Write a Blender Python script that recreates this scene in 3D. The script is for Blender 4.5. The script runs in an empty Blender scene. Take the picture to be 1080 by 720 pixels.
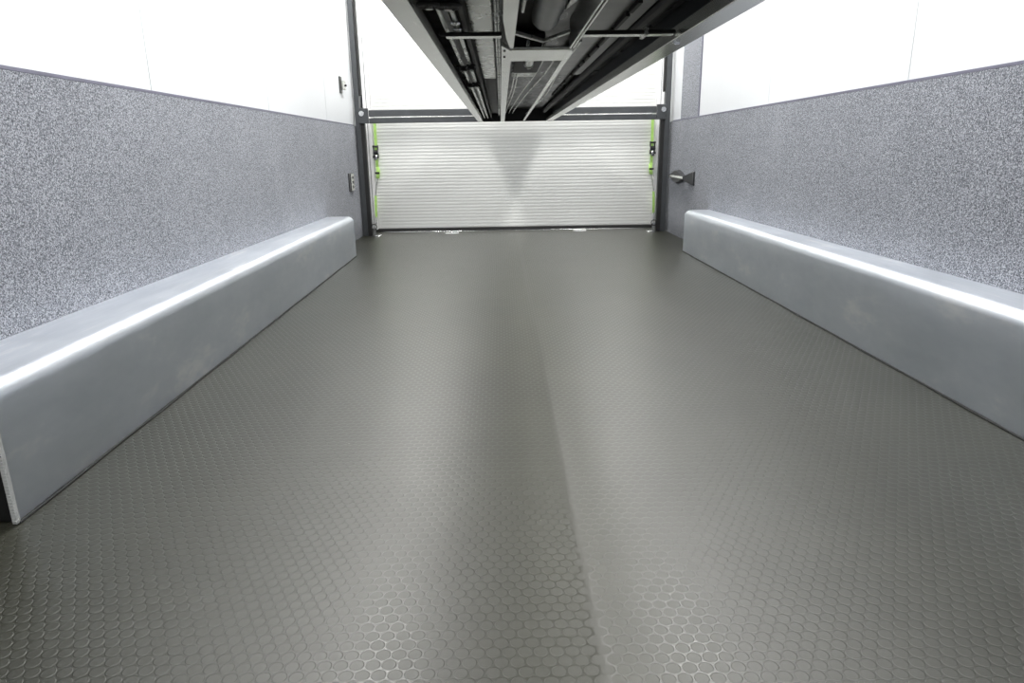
import bpy, bmesh, math, random
from mathutils import Vector, Matrix
random.seed(4)
S = bpy.context.scene
COL = S.collection

# ------------------------------------------------------------------ camera
FOCAL = 720.0; CAM_H = 0.65
def _basis():
    vx, vy, roll = 528.0 - 540, 158.0 - 360, .018
    d = Vector((vx, vy, FOCAL))
    t = -d.dot(d) / (vx * roll + vy)
    n = Vector((vx + roll * t, vy + t, FOCAL)).normalized()
    d.normalize()
    r = n.cross(d)
    return r, d, -n                      # world X, Y, Z seen in camera axes (right, down, forward)
RX, RY, RZ = _basis()
M = Matrix((RX, RY, RZ))
cam = bpy.data.cameras.new('camera'); camo = bpy.data.objects.new('camera', cam); COL.objects.link(camo)
cam.sensor_width = 36; cam.lens = FOCAL / 1080 * 36; cam.clip_start = .02
cr, cd, cf = M.col[0], M.col[1], M.col[2]
mw = Matrix.Identity(4)
for i in range(3):
    mw[i][0] = cr[i]; mw[i][1] = -cd[i]; mw[i][2] = -cf[i]
mw[2][3] = CAM_H
camo.matrix_world = mw
S.camera = camo

# ------------------------------------------------------------------ world, lights, exposure
w = bpy.data.worlds.new('world'); S.world = w; w.use_nodes = True
w.node_tree.nodes['Background'].inputs[0].default_value = (.9, .95, 1, 1)
w.node_tree.nodes['Background'].inputs[1].default_value = .25
S.view_settings.view_transform = 'Standard'; S.view_settings.look = 'None'
S.view_settings.gamma = 1; S.view_settings.use_curve_mapping = False
S.view_settings.exposure = 0.0
LIGHT_X = (-.72, .98)
LIGHT_Y = (.4, 1.5, 2.6, 3.6, 5.2)
LIGHT_POWER = 15.5
CEIL = 2.1
for lx in LIGHT_X:
    for ly in LIGHT_Y:
        l = bpy.data.lights.new('lamp', 'AREA'); l.shape = 'RECTANGLE'; l.size = .20; l.size_y = .90
        l.energy = LIGHT_POWER; l.color = (1, .985, .95)
        o = bpy.data.objects.new('lamp', l); COL.objects.link(o); o.location = (lx, ly, CEIL - .05)

# ------------------------------------------------------------------ materials
def mat(name, color=(.5, .5, .5), rough=.5, metal=0, spec=.5):
    m = bpy.data.materials.new(name); m.use_nodes = True
    b = m.node_tree.nodes['Principled BSDF']
    b.inputs['Base Color'].default_value = (*color, 1)
    b.inputs['Roughness'].default_value = rough
    b.inputs['Metallic'].default_value = metal
    b.inputs['Specular IOR Level'].default_value = spec
    return m
class N:
    def __init__(s, m): s.m = m; s.t = m.node_tree; s.b = s.t.nodes['Principled BSDF']
    def n(s, ty, **k):
        x = s.t.nodes.new(ty)
        for a, v in k.items(): setattr(x, a, v)
        return x
    def l(s, a, b): s.t.links.new(a, b)
    def math(s, op, a, b=None, c=None):
        x = s.n('ShaderNodeMath', operation=op)
        for i, v in enumerate((a, b, c)):
            if v is None: continue
            if isinstance(v, (int, float)): x.inputs[i].default_value = v
            else: s.l(v, x.inputs[i])
        return x.outputs[0]
    def obj(s, scale=(1, 1, 1)):
        tc = s.n('ShaderNodeTexCoord'); mp = s.n('ShaderNodeMapping'); mp.inputs['Scale'].default_value = scale
        s.l(tc.outputs['Object'], mp.inputs[0]); return mp.outputs[0]
    def noise(s, v, scale, detail=2, rough=.5):
        x = s.n('ShaderNodeTexNoise'); x.inputs['Scale'].default_value = scale
        x.inputs['Detail'].default_value = detail; x.inputs['Roughness'].default_value = rough
        s.l(v, x.inputs['Vector']); return x.outputs['Fac']
    def ramp(s, f, stops):
        x = s.n('ShaderNodeValToRGB'); e = x.color_ramp.elements
        while len(e) < len(stops): e.new(.5)
        for i, (p, c) in enumerate(stops):
            e[i].position = p; e[i].color = (*c, 1) if len(c) == 3 else c
        s.l(f, x.inputs[0]); return x.outputs[0]
    def rng(s, f, a, b, c, d, smooth=False):
        x = s.n('ShaderNodeMapRange'); x.interpolation_type = 'SMOOTHSTEP' if smooth else 'LINEAR'
        for i, v in enumerate((a, b, c, d)): x.inputs[i + 1].default_value = v
        s.l(f, x.inputs[0]); return x.outputs[0]
    def bump(s, h, strength, dist):
        x = s.n('ShaderNodeBump'); x.inputs['Strength'].default_value = strength
        x.inputs['Distance'].default_value = dist; s.l(h, x.inputs['Height'])
        s.l(x.outputs[0], s.b.inputs['Normal']); return x

def make_rubber():
    m = mat('coin_rubber', (.09, .09, .08), .4); k = N(m)
    tc = k.n('ShaderNodeTexCoord'); sp = k.n('ShaderNodeSeparateXYZ'); k.l(tc.outputs['Object'], sp.inputs[0])
    s = .0212
    def d(off):
        u = k.math('FRACT', k.math('ADD', k.math('DIVIDE', sp.outputs[0], s), off + 50.0))
        v = k.math('FRACT', k.math('ADD', k.math('DIVIDE', sp.outputs[1], s * 1.732), off + 50.0))
        u = k.math('SUBTRACT', u, .5); v = k.math('MULTIPLY', k.math('SUBTRACT', v, .5), 1.732)
        return k.math('SQRT', k.math('ADD', k.math('MULTIPLY', u, u), k.math('MULTIPLY', v, v)))
    dist = k.math('MINIMUM', d(0.0), d(.5))
    disc = k.rng(dist, .415, .465, 1, 0, True)
    # welded seam: a smooth band without coins
    seam = k.math('ABSOLUTE', k.math('SUBTRACT', sp.outputs[0], .122))
    inseam = k.rng(seam, .002, .018, 1, 0, True)
    ridge = k.math('MULTIPLY', k.rng(seam, 0, .04, 1, 0, True), .8)
    grain = k.noise(tc.outputs['Object'], 900, 2)
    h = k.math('ADD', k.math('ADD', k.math('MAXIMUM', disc, inseam), ridge), k.math('MULTIPLY', grain, .10))
    k.bump(h, .5, .0009)
    dirt = k.noise(tc.outputs['Object'], 3.0, 4, .6)
    base = k.ramp(dirt, [(.3, (.025, .026, .0185)), (.7, (.035, .036, .0265))])
    mx = k.n('ShaderNodeMix', data_type='RGBA'); mx.inputs['B'].default_value = (.04, .04, .034, 1)
    k.l(base, mx.inputs['A']); k.l(k.math('MULTIPLY', inseam, .45), mx.inputs['Factor'])
    # dust specks
    vor = k.n('ShaderNodeTexVoronoi'); vor.inputs['Scale'].default_value = 14; k.l(tc.outputs['Object'], vor.inputs['Vector'])
    sepc = k.n('ShaderNodeSeparateColor'); k.l(vor.outputs['Color'], sepc.inputs[0])
    speck = k.math('MULTIPLY', k.math('LESS_THAN', vor.outputs['Distance'], .014), k.math('GREATER_THAN', sepc.outputs[0], .72))
    mx2 = k.n('ShaderNodeMix', data_type='RGBA'); mx2.inputs['B'].default_value = (.7, .7, .66, 1)
    k.l(mx.outputs['Result'], mx2.inputs['A']); k.l(speck, mx2.inputs['Factor'])
    k.l(mx2.outputs['Result'], k.b.inputs['Base Color'])
    k.l(k.rng(disc, 0, 1, .30, .40), k.b.inputs['Roughness'])
    k.b.inputs['Specular IOR Level'].default_value = .6
    return m
def make_carpet():
    m = mat('heather_carpet', (.3, .3, .33), 1, 0, .1); k = N(m); v = k.obj()
    vo = k.n('ShaderNodeTexVoronoi'); vo.inputs['Scale'].default_value = 380; k.l(v, vo.inputs['Vector'])
    sc = k.n('ShaderNodeSeparateColor'); k.l(vo.outputs['Color'], sc.inputs[0])
    a = k.noise(v, 210, 2, .7); c = k.noise(v, 4, 3)
    f = k.math('ADD', k.math('MULTIPLY', a, .55), k.math('MULTIPLY', sc.outputs[0], .45))
    f = k.math('ADD', f, k.math('MULTIPLY', k.math('SUBTRACT', c, .5), .10))
    k.l(k.ramp(f, [(.25, (.052, .057, .068)), (.5, (.186, .197, .226)), (.75, (.44, .457, .505))]), k.b.inputs['Base Color'])
    k.b.inputs['Sheen Weight'].default_value = .1
    k.bump(a, .5, .0015)
    return m
def make_sheet():
    m = mat('aluminium_sheet', (.62, .64, .67), .38, .88); k = N(m); v = k.obj()
    a = k.noise(v, 6, 5, .65); st = k.noise(k.obj((1, .6, 1)), 160, 2)
    c = k.noise(k.obj((8, 1.1, 3)), 2.2, 4, .7)
    k.l(k.rng(a, .3, .75, .33, .44), k.b.inputs['Roughness'])
    k.l(k.ramp(c, [(.35, (.69, .735, .80)), (.58, (.76, .80, .86)), (.70, (.90, .92, .95))]), k.b.inputs['Base Color'])
    k.bump(k.math('ADD', k.math('MULTIPLY', a, 1.0), k.math('MULTIPLY', st, .02)), .25, .004)
    return m
def make_plank():
    m = mat('ribbed_aluminium', (.86, .87, .85), .34, .45); k = N(m); v = k.obj()
    a = k.noise(k.obj((1, 1, 1)), 2, 3, .6)
    k.l(k.rng(a, .3, .7, .42, .46), k.b.inputs['Roughness'])
    k.l(k.ramp(a, [(.3, (.84, .85, .83)), (.7, (.89, .90, .88))]), k.b.inputs['Base Color'])
    return m
def make_black():
    m = mat('black_gloss_panel', (.005, .005, .005), .35, 0, .3); k = N(m)
    a = k.noise(k.obj((4, 1, 4)), 5, 3); k.l(k.rng(a, .3, .7, .25, .4), k.b.inputs['Roughness'])
    k.bump(a, .05, .002)
    return m
def worn(name, c, r, metal=0, amt=.25, scale=14):
    m = mat(name, c, r, metal); k = N(m); a = k.noise(k.obj(), scale, 4, .6)
    lo = tuple(x * (1 - amt) for x in c); hi = tuple(min(1, x * (1 + amt)) for x in c)
    k.l(k.ramp(a, [(.3, lo), (.7, hi)]), k.b.inputs['Base Color'])
    k.l(k.rng(a, .3, .7, max(.05, r - .02), min(1, r + .02)), k.b.inputs['Roughness'])
    return m
RUB = make_rubber(); CARP = make_carpet(); SHEET = make_sheet(); PLANK = make_plank(); BLK = make_black()
WHITE = worn('white_liner', (.68, .70, .725), .45, 0, .015, 2)
CEILM = worn('ceiling_white', (.8, .8, .8), .5, 0, .02, 2)
JOINT = worn('lavender_grey_trim', (.13, .13, .18), .5, 0, .1)
GREY = worn('dark_grey_aluminium', (.065, .070, .076), .42, .4, .12)
DARK = worn('black_channel', (.008, .008, .009), .55, 0, .2)
WMET = worn('white_painted_rail', (.90, .90, .91), .4, 0, .02)
RAIL = worn('pale_aluminium_rail', (.88, .89, .86), .24, 1, .05)
SPINE = worn('pale_steel', (.90, .91, .87), .24, .95, .04)
CHROME = worn('bright_steel', (.75, .76, .77), .2, 1, .05)
MGREY = worn('mid_grey_metal', (.55, .56, .53), .28, .9, .02)
DGREY = worn('dark_grey_metal', (.07, .073, .07), .32, .7, .03)  # even dark grey metal
GREEN = worn('green_webbing', (.50, .80, .22), .7, 0, .12, 60)
RUBK = worn('black_rubber', (.010, .010, .010), .6, 0, .2)
SEAL = worn('dark_sealant', (.012, .013, .013), .7, 0, .3, 60)
PLAST = worn('black_plastic', (.018, .019, .022), .38, 0, .15)
TRIMW = worn('white_edge_trim', (.72, .73, .72), .5, 0, .05)
EMI = mat('lamp_diffuser', (.9, .9, .9), .5)
EMI.node_tree.nodes['Principled BSDF'].inputs['Emission Color'].default_value = (1, .985, .95, 1)
EMI.node_tree.nodes['Principled BSDF'].inputs['Emission Strength'].default_value = 6

# ------------------------------------------------------------------ mesh helpers
def box(bm, x0, x1, y0, y1, z0, z1, bev=0):
    mt = Matrix.Translation(((x0 + x1) / 2, (y0 + y1) / 2, (z0 + z1) / 2)) @ Matrix.Diagonal((abs(x1 - x0), abs(y1 - y0), abs(z1 - z0), 1))
    r = bmesh.ops.create_cube(bm, size=1, matrix=mt)
    if bev:
        es = {e for v in r['verts'] for e in v.link_edges}
        bmesh.ops.bevel(bm, geom=list(es), offset=bev, segments=2, affect='EDGES', profile=.5)
def cyl(bm, p, axis, r, h, seg=20, r2=None, bev=0):
    q = {'x': Matrix.Rotation(math.pi / 2, 4, 'Y'), 'y': Matrix.Rotation(math.pi / 2, 4, 'X'), 'z': Matrix.Identity(4)}[axis]
    c = bmesh.ops.create_cone(bm, cap_ends=True, segments=seg, radius1=r, radius2=r if r2 is None else r2, depth=h, matrix=Matrix.Translation(p) @ q)
    if bev:
        es = [e for e in {e for v in c['verts'] for e in v.link_edges} if e.calc_face_angle(0) > 1]
        bmesh.ops.bevel(bm, geom=es, offset=bev, segments=2, affect='EDGES')
def torus(bm, p, axis, R, r, seg=28, rs=10):
    q = {'x': Matrix.Rotation(math.pi / 2, 4, 'Y'), 'y': Matrix.Rotation(math.pi / 2, 4, 'X'), 'z': Matrix.Identity(4)}[axis]
    mt = Matrix.Translation(p) @ q
    rings = []
    for i in range(seg):
        a = 2 * math.pi * i / seg
        rings.append([bm.verts.new(mt @ Vector(((R + r * math.cos(b)) * math.cos(a), (R + r * math.cos(b)) * math.sin(a), r * math.sin(b)))) for b in [2 * math.pi * j / rs for j in range(rs)]])
    for i in range(seg):
        for j in range(rs):
            bm.faces.new((rings[i][j], rings[(i + 1) % seg][j], rings[(i + 1) % seg][(j + 1) % rs], rings[i][(j + 1) % rs]))
def smooth_path(pts, n=6):
    P = [Vector(p) for p in pts]
    if len(P) < 3: return P
    out = []
    for i in range(len(P) - 1):
        a, b, c, d = P[max(i - 1, 0)], P[i], P[i + 1], P[min(i + 2, len(P) - 1)]
        for j in range(n):
            t = j / n
            out.append(.5 * ((2 * b) + (c - a) * t + (2 * a - 5 * b + 4 * c - d) * t * t + (3 * b - a - 3 * c + d) * t ** 3))
    out.append(P[-1]); return out
def tube(bm, pts, r, seg=10, sm=True):
    P = smooth_path(pts) if sm else [Vector(p) for p in pts]
    rings = []
    for i, p in enumerate(P):
        t = (P[min(i + 1, len(P) - 1)] - P[max(i - 1, 0)]).normalized()
        u = t.cross(Vector((0, 0, 1)))
        if u.length < .1: u = t.cross(Vector((1, 0, 0)))
        u.normalize(); v = t.cross(u)
        rings.append([bm.verts.new(p + r * (math.cos(a) * u + math.sin(a) * v)) for a in [2 * math.pi * j / seg for j in range(seg)]])
    for i in range(len(P) - 1):
        for j in range(seg):
            bm.faces.new((rings[i][j], rings[i][(j + 1) % seg], rings[i + 1][(j + 1) % seg], rings[i + 1][j]))
    bm.faces.new(rings[0]); bm.faces.new(rings[-1][::-1])
def prism(bm, poly, lo, hi, axis='z'):
    """poly of 2-D points extruded along axis from lo to hi"""
    def mk(p, h):
        return {'z': (p[0], p[1], h), 'y': (p[0], h, p[1]), 'x': (h, p[0], p[1])}[axis]
    a = [bm.verts.new(mk(p, lo)) for p in poly]; b = [bm.verts.new(mk(p, hi)) for p in poly]
    n = len(poly)
    for i in range(n): bm.faces.new((a[i], a[(i + 1) % n], b[(i + 1) % n], b[i]))
    bm.faces.new(a[::-1]); bm.faces.new(b)
def ribbon(bm, pts, width, thick, axis='x'):
    """band of given width (along axis) following pts"""
    P = smooth_path(pts, 5); o = Vector({'x': (1, 0, 0), 'y': (0, 1, 0)}[axis]) * width / 2
    rings = []
    for i, p in enumerate(P):
        t = (P[min(i + 1, len(P) - 1)] - P[max(i - 1, 0)]).normalized(); nrm = t.cross(o).normalized() * thick / 2
        rings.append([bm.verts.new(p + o + nrm), bm.verts.new(p - o + nrm), bm.verts.new(p - o - nrm), bm.verts.new(p + o - nrm)])
    for i in range(len(P) - 1):
        for j in range(4): bm.faces.new((rings[i][j], rings[i][(j + 1) % 4], rings[i + 1][(j + 1) % 4], rings[i + 1][j]))
    bm.faces.new(rings[0]); bm.faces.new(rings[-1][::-1])
def obj(name, bm, m, parent=None, smooth=False):
    bmesh.ops.recalc_face_normals(bm, faces=bm.faces)
    me = bpy.data.meshes.new(name); bm.to_mesh(me); bm.free()
    if smooth:
        for p in me.polygons: p.use_smooth = True
        try: me.set_sharp_from_angle(angle=.6)
        except Exception: pass
    me.materials.append(m)
    o = bpy.data.objects.new(name, me); COL.objects.link(o)
    if parent: 
        o.parent = parent
        if parent.type == 'EMPTY': o.matrix_parent_inverse = Matrix.Translation(-parent.location)
    return o
def B(): return bmesh.new()
def one(name, m, parent, fn, *a, smooth=False, **k):
    bm = B(); fn(bm, *a, **k); return obj(name, bm, m, parent, smooth)
def thing(name, label, cat, loc=(0, 0, 0), group=None):
    o = bpy.data.objects.new(name, None); COL.objects.link(o); o.location = loc; o.empty_display_size = .1
    o['label'] = label; o['category'] = cat
    if group: o['group'] = group
    return o
def struct(o, label, cat):
    o['kind'] = 'structure'; o['label'] = label; o['category'] = cat; return o

# ------------------------------------------------------------------ room shell
XL, XR, Y0, Y1, CZ = -1.12, 1.33, -2.4, 6.1, .846
struct(one('floor', RUB, None, box, XL - .05, XR + .05, Y0, Y1 + .05, -.04, 0), 'dark grey rubber floor covered in small raised coins, with a lengthwise seam', 'floor')
struct(one('ceiling', CEILM, None, box, XL - .05, XR + .05, Y0, Y1 + .05, CEIL, CEIL + .04), 'plain white ceiling above the frame', 'ceiling')
struct(one('wall_back', WHITE, None, box, XL - .05, XR + .05, Y0 - .04, Y0, 0, CEIL), 'plain white wall behind the viewpoint', 'wall')
struct(one('door_1', WMET, None, box, XL, XR, Y1, Y1 + .04, 0, CEIL), 'plain white rear door behind the ribbed ramp', 'door')

def side_wall(sign, X, joints, name, label, y_end_panel, pil=None):
    s = sign
    bm = B(); box(bm, X + s * .012, X + s * .05, Y0, Y1, 0, CEIL)
    ys = [Y0] + joints + [y_end_panel]
    for a, b in zip(ys[:-1], ys[1:]): box(bm, X, X + s * .012, a + .0025, b - .0025, CZ, CEIL - .001)
    if pil: box(bm, X, X + s * .012, pil[1], Y1, CZ, CEIL - .001)
    w_ = struct(obj(name, bm, WHITE), label, 'wall')
    bm = B()
    for a in joints: box(bm, X + s * .004, X + s * .013, a - .0025, a + .0025, CZ, CEIL - .002)
    c = obj('panel_joint', bm, JOINT, w_); c['label'] = 'thin grey joints between the white panels'
    bm = B(); box(bm, X - s * .006, X + s * .011, Y0, Y1, .001, CZ - .006)
    if pil: box(bm, X - s * .004, X + s * .011, pil[0] + .012, pil[1], CZ, CEIL - .002)
    c = obj('carpet_lining', bm, CARP, w_); c['label'] = 'speckled grey carpet lining on the lower wall'
    bm = B(); box(bm, X - s * .0065, X + s * .011, Y0, 5.46, CZ - .006, CZ + .0035, .001)
    if pil: box(bm, X - s * .007, X + s * .011, pil[0], pil[0] + .012, CZ, CEIL - .003, .001)
    c = obj('edge_moulding', bm, JOINT, w_); c['label'] = 'thin lavender grey strip capping the carpet'
    return w_
side_wall(-1, XL, [-1.1, .05, 1.19, 2.352, 3.512, 4.66], 'wall_left', 'left wall, white panels above speckled grey carpet', Y1)
side_wall(1, XR, [-1.2, -.02, 1.17, 2.348, 3.555], 'wall_right', 'right wall, white panels above grey carpet with a carpeted pilaster', 4.78, (4.775, 5.25))

# ------------------------------------------------------------------ wheel boxes
def wheel_box(s, xn, xf, Xw, ya, yb, zn, zf, label):
    t = thing('wheel_box', label, 'wheel box', (xn, ya, 0), 'aluminium boxes along the walls')
    bm = B(); r = .034; rings = []
    for i in range(41):
        u = i / 40; y = ya + (yb - ya) * u; x = xn + (xf - xn) * u; z = zn + (zf - zn) * u
        wob = .0012 * math.sin(u * 17) + .0008 * math.sin(u * 41)
        prof = [(x, .003), (x + wob, z * .35), (x + wob, z * .7), (x, z - r)]
        for j in range(1, 9):
            a = math.pi / 2 * j / 8; prof.append((x + s * r * (1 - math.cos(a)), z - r + r * math.sin(a)))
        prof.append(((x + Xw) / 2, z - wob)); prof.append((Xw - s * .0072, z))
        rings.append([bm.verts.new((p[0], y, p[1])) for p in prof])
    for a, b in zip(rings[:-1], rings[1:]):
        for j in range(len(a) - 1): bm.faces.new((a[j], a[j + 1], b[j + 1], b[j]))
    # far end is closed by the same sheet, folded
    end = rings[-1]; base = bm.verts.new((Xw - s * .0072, yb, .003)); bm.faces.new(end + [base])
    sh = obj('bent_sheet', bm, SHEET, t, True)
    bm = B(); prism(bm, [(xn + s * .004, .003), (xn + s * .004, zn - .02), (xn + s * .02, zn - .004), (Xw - s * .0072, zn - .004), (Xw - s * .0072, .003)], ya + .004, ya + .012, 'y')
    e = obj('end_panel', bm, RUBK, t); e['label'] = 'black panel closing the near end'
    bm = B(); box(bm, xn - s * .004, xn + s * .004, ya - .007, ya + .004, .002, zn - .02, .001)
    n = int((zn - .03) / .0065)
    for i in range(n):
        z = .006 + i * .0065; box(bm, xn - s * .0052, xn + s * .002, ya - .0085, ya - .001, z, z + .0035)
    e = obj('edge_trim', bm, TRIMW, t); e['label'] = 'white ribbed trim on the near vertical edge'
    bm = B(); pts = []
    for i in range(34):
        u = i / 33; pts.append((xn + (xf - xn) * u - s * (.003 + .0015 * math.sin(i * 1.3)), ya + (yb - ya) * u, .001))
    tube(bm, pts, .0035, 8); e = obj('sealant_bead', bm, SEAL, t, True); e['label'] = 'dark bead along the foot of the box'
    # folded seam on the far end
    bm = B(); box(bm, xf - s * .0015, xf + s * .012, yb - .002, yb + .003, .003, zf - .022, .0008)
    obj('corner_flange', bm, SHEET, t)
    return t
wheel_box(-1, -.902, -.947, XL, 1.135, 4.42, .262, .254, 'aluminium wheel box along the left wall, near end with white ribbed trim')
wheel_box(1, 1.176, 1.170, XR, .95, 4.40, .281, .264, 'brushed aluminium wheel box along the right wall, below the black hook bracket')

# ------------------------------------------------------------------ ribbed loading ramp
def rib_profile(z0, z1, pitch, y, dep):
    P = []; n = round((z1 - z0) / pitch); p = (z1 - z0) / n
    for i in range(n):
        for j in range(8):
            a = j / 8
            h = .5 - .5 * math.cos(2 * math.pi * a); h = min(1, h * 1.35)
            P.append((y - dep * h, z0 + (i + a) * p))
    P.append((y, z1)); return P
RY0 = 5.80
rp = thing('loading_ramp', 'folded loading ramp of bright ribbed aluminium closing the far end', 'ramp', (.12, RY0, 0))
def panel(x0, x1, z0, z1, name):
    bm = B(); pr = rib_profile(z0, z1, .0265, RY0, .0008)
    n = 3; xs = [x0 + (x1 - x0) * i / n for i in range(n + 1)]
    rows = [[bm.verts.new((x, p[0], p[1])) for x in xs] for p in pr]
    for a, b in zip(rows[:-1], rows[1:]):
        for i in range(n): bm.faces.new((a[i], a[i + 1], b[i + 1], b[i]))
    bb = [bm.verts.new((x0, RY0 + .03, z0)), bm.verts.new((x1, RY0 + .03, z0)), bm.verts.new((x1, RY0 + .03, z1)), bm.verts.new((x0, RY0 + .03, z1))]
    bm.faces.new(bb)
    bm.faces.new([rows[0][i] for i in range(n + 1)] + [bb[1], bb[0]]); bm.faces.new([rows[-1][i] for i in range(n, -1, -1)] + [bb[3], bb[2]])
    bm.faces.new([r[0] for r in rows] + [bb[3], bb[0]]); bm.faces.new([r[-1] for r in rows][::-1] + [bb[1], bb[2]])
    return obj(name, bm, PLANK, rp, True)
panel(-1.035, 1.262, .028, .90, 'lower_panel'); panel(-1.035, 1.262, .915, 2.02, 'upper_panel')
for x0, x1 in ((-1.095, -1.071), (-1.066, -1.038), (1.264, 1.292), (1.297, 1.32)):
    one('side_rail', WMET, rp, box, x0, x1, RY0 - .02, RY0 + .03, .02, 2.02, .002)
for x0, x1 in ((-1.071, -1.066), (1.292, 1.297)):
    one('rail_joint', GREY, rp, box, x0, x1, RY0 - .008, RY0 + .02, .02, 2.0)
one('bottom_edge', RUBK, rp, box, -1.06, 1.285, RY0 - .02, RY0 + .02, .002, .026, .003)['label'] = 'black rubber bottom edge'
one('threshold_strip', CHROME, rp, box, -1.0, 1.22, RY0 - .05, RY0 - .022, .0005, .004, .001)['label'] = 'thin bright threshold line'
e = one('maker_plate', worn('cream_plate', (.75, .72, .6), .5, 0, .05), rp, box, -1.0, -.86, RY0 - .008, RY0 - .0045, 1.765, 1.785, .001)
e['label'] = 'small blank cream plate'

# ------------------------------------------------------------------ uprights, crossbar
PY = 5.50
def upright(s, xo, xi, label):
    t = thing('upright_rail', label, 'rail', ((xo + xi) / 2, PY, 0), 'dark upright rails at the far end')
    w_ = xi - xo
    bm = B(); box(bm, xo, xo + w_ * .55, PY, PY + .05, .003, 2.06, .003); obj('outer_channel', bm, GREY, t)
    bm = B(); box(bm, xo + w_ * .55, xo + w_ * .97, PY + .004, PY + .05, .003, .87, .002)
    box(bm, xo + w_ * .60, xo + w_ * .80, PY + .006, PY + .04, 1.06, 2.05, .002)
    e = obj('inner_channel', bm, DARK, t); e['label'] = 'black inner channel'
    bm = B(); box(bm, min(xi - s * .005, xi + s * -.075), max(xi - s * .005, xi - s * .075), PY - .03, PY + .055, .0, .008, .002)
    for dx in (.028, .058): cyl(bm, (xi - s * dx, PY - .012, .011), 'z', .008, .008, 12)
    e = obj('foot_plate', bm, CHROME, t, True); e['label'] = 'bright steel foot plate'
    bm = B(); box(bm, min(xi - s * .012, xi - s * .034), max(xi - s * .012, xi - s * .034), PY - .015, PY + .03, .008, .075, .003)
    e = obj('foot_bracket', bm, CHROME, t); e['label'] = 'bright steel bracket standing on the foot plate'
    bm = B(); torus(bm, (xi - s * .023, PY - .019, .075), 'y', .021, .0035); obj('anchor_ring', bm, RUBK, t, True)
    bm = B(); cyl(bm, (xi + s * .014, PY - .028, .93), 'y', .019, .012, 24, bev=.002); cyl(bm, (xi + s * .014, PY - .038, .93), 'y', .009, .012, 6)
    e = obj('bolt', bm, CHROME, t, True); e['label'] = 'round bright bolt at crossbar height'
    bm = B(); box(bm, min(xi + s * .035, xi - s * .035), max(xi + s * .035, xi - s * .035), PY - .022, PY - .001, .858, .968, .003); obj('bolt_plate', bm, GREY, t)
    return t
upright(-1, -1.108, -1.038, 'dark upright rail with a bright bolt, beside the left carpeted wall')
upright(1, 1.308, 1.235, 'dark upright rail with a bright bolt, beside the right carpeted wall')
cb = thing('crossbar', 'dark grey crossbar spanning between the two upright rails above the lower ramp', 'bar', (.1, PY, .857))
one('upper_band', GREY, cb, box, -1.0, 1.198, PY - .016, PY + .01, .906, .955, .004)
one('highlight_ledge', RAIL, cb, box, -.965, 1.165, PY - .024, PY - .002, .896, .906, .002)['label'] = 'pale ledge running along the bar'
one('lower_band', GREY, cb, box, -1.0, 1.198, PY - .02, PY + .012, .858, .896, .004)
for x in (-.42, .66):
    bm = B(); box(bm, x - .045, x + .045, PY - .024, PY - .014, .907, .915, .002); cyl(bm, (x - .03, PY - .024, .916), 'y', .006, .01, 10); cyl(bm, (x + .03, PY - .024, .916), 'y', .006, .01, 10)
    obj('latch', bm, DGREY, cb, True)

# ------------------------------------------------------------------ ratchet straps
def strap(s, x, label):
    t = thing('ratchet_strap', label, 'strap', (x, RY0 - .04, .03), 'green ratchet straps at the ramp edges')
    y = RY0 - .03
    one('webbing', GREEN, t, ribbon, [(x, y, .90), (x, y - .006, .75), (x, y - .012, .62), (x, y - .006, .50), (x + s * .002, y, .44)], .022, .003)
    one('webbing', GREEN, t, ribbon, [(x + s * .030, y, .30), (x + s * .034, y - .003, .2), (x + s * .036, y, .12)], .018, .003)
    one('tail_loop', GREEN, t, ribbon, [(x, y - .008, .53), (x - s * .008, y - .022, .50), (x - s * .004, y - .026, .46), (x + s * .002, y - .012, .44)], .028, .003)
    bm = B(); box(bm, x - .02, x - .015, y - .05, y - .008, .60, .70, .002); box(bm, x + .015, x + .02, y - .05, y - .008, .60, .70, .002)
    cyl(bm, (x, y - .03, .645), 'x', .018, .032, 16); cyl(bm, (x, y - .042, .69), 'x', .008, .046, 12); box(bm, x - .024, x + .024, y - .055, y - .04, .60, .618, .003)
    h = obj('ratchet', bm, PLAST, t, True); h['label'] = 'black ratchet'
    bm = B(); cyl(bm, (x - .021, y - .03, .645), 'x', .017, .003, 8); cyl(bm, (x + .021, y - .03, .645), 'x', .017, .003, 8); box(bm, x - .012, x + .012, y - .058, y - .052, .585, .625, .002)
    obj('ratchet_wheel', bm, CHROME, h, True)
    one('keeper', RUBK, t, box, x - .018, x + .018, y - .032, y - .004, .475, .49, .003)
    bm = B(); tube(bm, [(x - .014, y, .905), (x - .014, y - .006, .875), (x + .014, y - .006, .875), (x + .014, y, .905)], .004, 8, False); obj('top_hook', bm, RUBK, t, True)
    bm = B(); tube(bm, [(x + s * .004, y, .44), (x + s * .022, y - .002, .36), (x + s * .030, y, .30)], .003, 8); obj('tie_cord', bm, MGREY, t, True)
    bm = B(); tube(bm, [(x + s * .036, y, .13), (x + s * .036, y - .015, .09), (x + s * .042, y - .02, .055)], .005, 8)
    obj('hook_rod', bm, MGREY, t, True)
strap(-1, -1.008, 'bright green ratchet strap hanging at the left edge of the ribbed ramp')
strap(1, 1.232, 'bright green ratchet strap hanging at the right edge of the ribbed ramp')

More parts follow.
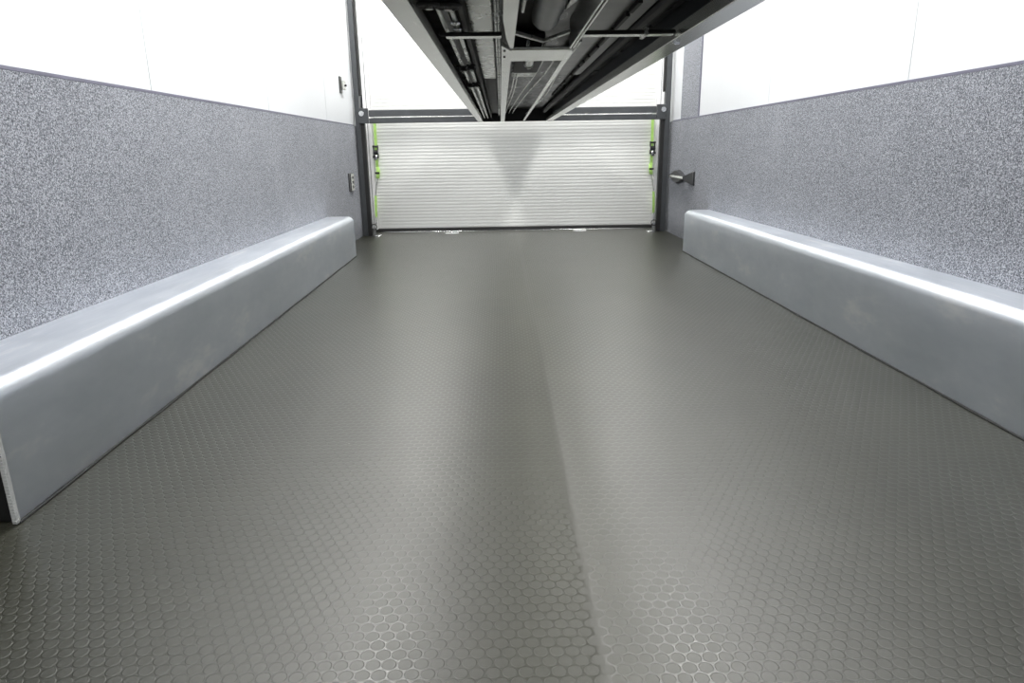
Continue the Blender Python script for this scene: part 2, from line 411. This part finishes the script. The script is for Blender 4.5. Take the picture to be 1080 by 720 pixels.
# ------------------------------------------------------------------ lifting platform above
PZ = .860
lp = thing('lifting_platform', 'black-bellied lifting platform with pale aluminium side rails, overhead in the middle', 'platform', (.12, 3, PZ))
YA, YB = -.2, 5.44
ramp_rail = [('side_rail', -.170, -.132), ('side_rail', .350, .404)]
for nm, a, b in ramp_rail:
    s = 1 if a < 0 else -1
    bm = B(); box(bm, a, b, YA, YB, PZ, PZ + .012, .003)                      # bottom flange
    ox = a if s > 0 else b
    r_ = obj(nm, bm, RAIL, lp)
    bm = B(); box(bm, min(ox, ox + s * .008), max(ox, ox + s * .008), YA, YB, PZ + .012, PZ + .115, .002); e = obj('rail_web', bm, GREY, r_); e['label'] = 'dark grey upright web'
    ix = b if s > 0 else a
    bm = B(); box(bm, ix - .0015, ix + .0035, YA, YB, PZ - .004, PZ + .02, .001); e = obj('rail_lip', bm, SPINE, r_)
one('underside_panel', BLK, lp, box, -.160, .394, YA, YB, PZ + .085, PZ + .10)
one('end_rail', DARK, lp, box, -.162, .396, YB - .012, YB + .004, PZ - .001, PZ + .115, .002)['label'] = 'black end rail'
e = one('top_deck', GREY, lp, box, -.17, .404, YA, YB, PZ + .101, PZ + .125, .003)
# hangers to the ceiling
for x in (-.06, .28):
    for y in (.4, 5.2): one('hanger_strap', DARK, lp, box, x - .02, x + .02, y, y + .006, PZ + .125, CEIL)
# left bay: black gloss strip with its bright reflection painted grey, tubes, pulleys
one('left_sheen_panel', MGREY, lp, box, -.060, -.012, YA, 2.75, PZ + .05, PZ + .062, .002)['label'] = 'gloss strip between cables and spine, its bright reflection painted mid grey'
one('left_sheen_end', DARK, lp, box, -.064, -.012, 2.75, 5.40, PZ + .054, PZ + .066, .002)  # same strip in black, from where the painted reflection stops
one('tray_edge', DARK, lp, box, -.069, -.060, YA, 5.38, PZ + .02, PZ + .058, .001)
one('cable_duct', DGREY, lp, box, -.108, -.092, YA, 5.35, PZ + .036, PZ + .06, .004)
for x, r_ in ((-.1005, .0045), (-.0785, .0045)):
    bm = B(); tube(bm, [(x, 1.19, PZ + .02), (x - .003, 2.2, PZ + .02), (x - .006, 3.4, PZ + .02), (x - .012, 5.3, PZ + .02)], r_, 12); obj('push_rod', bm, MGREY, lp, True)
for x, y, rr in ((-.106, 1.15, .0185), (-.0775, 1.16, .020), (-.101, 2.05, .0105), (-.077, 2.02, .0125), (-.104, 2.56, .0115), (-.082, 2.54, .0135)):
    rr *= 1.05
    bm = B(); cyl(bm, (x, y, PZ + .010), 'z', rr * .8, .012, 28); torus(bm, (x, y, PZ + .006), 'z', rr * .85, rr * .2); torus(bm, (x, y, PZ + .015), 'z', rr * .85, rr * .2)
    pl = obj('pulley', bm, RUBK, lp, True)
    bm = B(); cyl(bm, (x, y, PZ + .002), 'z', rr * .32, .006, 6); obj('pulley_bolt', bm, MGREY, pl, True)
for x, y in ((-.079, 1.36), (-.079, 1.43)):
    bm = B(); torus(bm, (x, y, PZ + .014), 'z', .007, .0025); obj('shackle', bm, CHROME, lp, True)
for x in (-.0035, .0025):
    bm = B(); tube(bm, [(x, YA, PZ + .03), (x - .002, 1.3, PZ + .03), (x, 3, PZ + .03), (x - .006, 5.2, PZ + .03)], .0022, 8); obj('cable', bm, MGREY, lp, True)
# spine
bm = B(); prism(bm, [(.008, YA), (.031, YA), (.031, 1.585), (.024, 1.585), (.015, 1.45), (.008, 1.25)], PZ + .000, PZ + .010)
box(bm, .027, .0315, YA, 1.585, PZ + .001, PZ + .07); obj('spine_rail', bm, SPINE, lp)
bm = B(); prism(bm, [(.006, 1.53), (.028, 1.61), (.034, 5.42), (.004, 5.42)], PZ - .003, PZ + .006); box(bm, .008, .012, 1.6, 5.42, PZ + .004, PZ + .07)
sp = obj('spine_rail', bm, SPINE, lp)
for y in (1.60, 1.70):
    bm = B(); cyl(bm, (.0125, y, PZ - .0035), 'z', .0028, .003, 14); obj('bolt_head', bm, RUBK, sp)
one('spine_rail', SPINE, lp, box, .1535, .1570, YA, 1.60, PZ, PZ + .06, .001)
one('spine_rail', SPINE, lp, box, .160, .1635, YA, 1.60, PZ, PZ + .06, .001)
bm = B(); prism(bm, [(.154, 1.64), (.166, 1.64), (.187, 5.42), (.172, 5.42)], PZ, PZ + .008); obj('spine_rail', bm, SPINE, lp)
one('cross_plate', SPINE, lp, box, .027, .163, 1.625, 1.82, PZ + .001, PZ + .009, .002)['label'] = 'wide pale plate across the spine'
bm = B(); box(bm, -.104, .006, 1.44, 1.475, PZ + .004, PZ + .012, .002); obj('cross_bar', bm, SPINE, lp)
bm = B(); box(bm, -.115, .006, 1.434, 1.44, PZ + .003, PZ + .010, .002); obj('cross_bar_web', bm, DARK, lp)
bm = B(); box(bm, .167, .345, 1.44, 1.475, PZ + .004, PZ + .012, .002); obj('cross_bar', bm, SPINE, lp)
bm = B(); box(bm, .167, .345, 1.434, 1.44, PZ + .003, PZ + .010, .002); obj('cross_bar_web', bm, DARK, lp)
one('cross_bar_clamp', MGREY, lp, box, .283, .291, 1.43, 1.485, PZ, PZ + .016, .002)
# centre bay: motor, bent bracket, small parts
bm = B(); cyl(bm, (.094, .90, PZ + .045), 'y', .028, 1.20, 36, bev=.022); mo = obj('motor', bm, DGREY, lp, True); mo['label'] = 'dark grey cylindrical motor'
bm = B(); torus(bm, (.092, 1.15, PZ + .045), 'y', .0275, .0025, 36); obj('motor_band', bm, DARK, mo, True)
bm = B(); 
for a, b in (((.033, 1.47), (.096, 1.58)), ((.096, 1.58), (.142, 1.46))):
    d = Vector((b[0] - a[0], b[1] - a[1])); n_ = Vector((0, .022))
    prism(bm, [a, b, (b[0], b[1] + n_.y), (a[0], a[1] + n_.y)], PZ + .012, PZ + .018)
obj('bent_bracket', bm, MGREY, lp)
for x, y in ((.066, 1.66), (.102, 1.67)):
    bm = B(); cyl(bm, (x, y, PZ + .02), 'y', .004, .05, 12); obj('stud', bm, CHROME, lp, True)
one('side_wedge', MGREY, lp, prism, [(.043, 1.14), (.049, 1.14), (.047, 1.36), (.042, 1.36)], PZ + .03, PZ + .05)
one('side_wedge', MGREY, lp, prism, [(.122, 1.16), (.142, 1.14), (.140, 1.22), (.121, 1.34)], PZ + .03, PZ + .05)
one('gearbox', DARK, lp, box, .04, .12, 1.88, 2.28, PZ + .02, PZ + .08, .006)
bm = B(); cyl(bm, (.082, 1.93, PZ + .018), 'y', .011, .16, 20, bev=.003); torus(bm, (.082, 2.02, PZ + .018), 'y', .011, .003); obj('drive_shaft', bm, MGREY, lp, True)
one('gear_plate', MGREY, lp, box, .042, .118, 2.30, 2.55, PZ + .035, PZ + .042, .002)
for i, (x0, x1) in enumerate(((.05, .03), (.06, .045), (.105, .07), (.135, .095))):
    bm = B(); tube(bm, [(x0 + .02 if i > 1 else x0, 1.9 if i > 1 else 2.3, PZ + .03), (x0 + .012 if i > 1 else x0, 2.4, PZ + .026), ((x0 + x1) / 2 + .008, 3.2, PZ + .03), (x1, 4.3, PZ + .03), (x1 - .005, 5.2, PZ + .045)], .0022, 8); obj('cable', bm, MGREY, lp, True)
for i in range(4):
    bm = B(); cyl(bm, (.037, 1.90 + .09 * i, PZ + .012), 'z', .0022, .006, 10); obj('screw', bm, CHROME, lp, True)
# right bay
one('right_tray', DGREY, lp, box, .200, .300, YA, 2.70, PZ + .055, PZ + .067, .002)['label'] = 'dark grey tray right of the spine'
bm = B(); y = -.1
while y < 3.6:
    L = random.choice((.10, .16, .22)); box(bm, .258, .266, y, min(y + L, 3.6), PZ + .046, PZ + .056); y += L + .03
obj('slotted_strip', bm, RUBK, lp)
bm = B(); tube(bm, [(.19, 1.7, PZ + .03), (.195, 2.4, PZ + .035), (.215, 3.4, PZ + .035), (.20, 4.6, PZ + .04), (.19, 5.2, PZ + .04)], .003, 8); obj('cable', bm, MGREY, lp, True)
bm = B(); tube(bm, [(.168, 1.9, PZ + .02), (.175, 2.5, PZ + .03), (.19, 3.4, PZ + .03), (.187, 5.0, PZ + .03)], .002, 8); obj('cable', bm, MGREY, lp, True)
one('dark_cover', DARK, lp, box, .312, .342, YA, 5.3, PZ + .05, PZ + .08, .012)
bm = B(); tube(bm, [(.352, 1.49, PZ - .002), (.360, 1.505, PZ - .004), (.372, 1.52, PZ - .002)], .003, 8); obj('rail_clip', bm, CHROME, lp, True)

# ------------------------------------------------------------------ small fittings
# hook bracket on the right wall
hb = thing('hook_bracket', 'black tie-down bracket with pale bar on the right carpeted wall', 'bracket', (XR - .006, 5.0, .44))
def foot(y0, y1, flip):
    bm = B()
    # triangular pad: wide at the outside, narrow where the bar joins
    a, b = (y0, y1) if not flip else (y1, y0)
    P = [(a, .44 - .048), (a, .44 + .05), (a + (b - a) * .15, .44 + .05), (b, .44 + .014), (b, .44 - .014), (a + (b - a) * .15, .44 - .048)]
    ins = [bm.verts.new((XR - .0065, p[0], p[1])) for p in P]
    out = [bm.verts.new((XR - .006 - (.012 if abs(p[0] - b) > 1e-6 else .045), p[0], .44 + (p[1] - .44) * .85)) for p in P]
    n = len(P)
    for i in range(n): bm.faces.new((ins[i], ins[(i + 1) % n], out[(i + 1) % n], out[i]))
    bm.faces.new(ins); bm.faces.new(out[::-1]); return bm
obj('mounting_foot', foot(4.775, 4.93, False), PLAST, hb)
bm = B(); Q = [(5.0, .008), (5.10, .035), (5.20, .052), (5.28, .046), (5.44, .006)]
P = [(y, .44 + h) for y, h in Q] + [(y, .44 - h) for y, h in Q[::-1]]
a = [bm.verts.new((XR - .0065, p[0], p[1])) for p in P]; b = [bm.verts.new((XR - .030, p[0] * .9 + .521, .44 + (p[1] - .44) * .8)) for p in P]
for i in range(len(P)): bm.faces.new((a[i], a[(i + 1) % len(P)], b[(i + 1) % len(P)], b[i]))
bm.faces.new(a); bm.faces.new(b[::-1]); obj('mounting_foot', bm, PLAST, hb)
bm = B(); box(bm, XR - .042, XR - .026, 4.90, 5.36, .430, .450, .005); e = obj('grip_bar', bm, RAIL, hb); e['label'] = 'pale grey bar between the feet'
# wall socket on left carpet, latch on the left white panel
def plate(name, label, cat, y, z, hw, hh, n):
    t = thing(name, label, cat, (XL, y, z))
    d = .006 if n == 3 else 0
    one('back_plate', PLAST if n == 3 else MGREY, t, box, XL + d, XL + d + .008, y - hw * 1.25, y + hw, z - hh * 1.05, z + hh * 1.05, .002)
    one('face_plate', SPINE, t, box, XL + d + .008, XL + d + .016, y - hw * .55, y + hw, z - hh, z + hh, .003)
    for i in range(n):
        zz = z + hh * (.55 - .55 * i) if n > 1 else z
        bm = B(); cyl(bm, (XL + d + .018, y + hw * .2, zz), 'x', .011, .006, 16, bev=.001); obj('button', bm, DGREY, t, True)
    return t
plate('wall_switch', 'small silver switch plate on the left grey carpet beside the upright rail', 'switch', 5.20, .435, .06, .062, 3)
t = thing('wall_latch', 'small grey latch on the left white wall panel near the upright rail', 'latch', (XL, 5.15, 1.107))
one('latch_plate', DGREY, t, box, XL, XL + .010, 5.09, 5.15, 1.05, 1.16, .003)
one('latch_tongue', MGREY, t, box, XL + .010, XL + .026, 5.12, 5.20, 1.075, 1.135, .004)
bm = B(); cyl(bm, (XL + .03, 5.17, 1.105), 'x', .008, .012, 14, bev=.001); obj('latch_knob', bm, PLAST, t, True)
# floor fittings
for x, y, lb in ((-.407, 5.60, 'white oval floor fitting by the ramp foot, left of the floor seam'), (.638, 5.64, 'white oval floor fitting by the ramp foot, right of the floor seam')):
    t = thing('floor_fitting', lb, 'fitting', (x, y, 0), 'oval floor fittings at the ramp foot')
    bm = B(); P = [(x + .055 * math.cos(a), y + .03 * math.sin(a)) for a in [2 * math.pi * i / 32 for i in range(32)]]
    prism(bm, P, 0.0, .006); obj('oval_plate', bm, WMET, t, True)
    bm = B(); torus(bm, (x, y, .008), 'z', .018, .003); obj('lift_ring', bm, CHROME, t, True)
# ceiling lights
for i, lx in enumerate(LIGHT_X):
    for j, ly in enumerate(LIGHT_Y):
        t = thing('ceiling_light', 'slim white ceiling light on the ceiling above the frame', 'light', (lx, ly, CEIL), 'slim ceiling lights above the frame')
        bm = B(); box(bm, lx - .125, lx + .125, ly - .47, ly + .47, CEIL - .03, CEIL, .004); obj('housing', bm, WMET, t)
        bm = B(); box(bm, lx - .105, lx + .105, ly - .45, ly + .45, CEIL - .036, CEIL - .03, .002); obj('diffuser', bm, EMI, t)
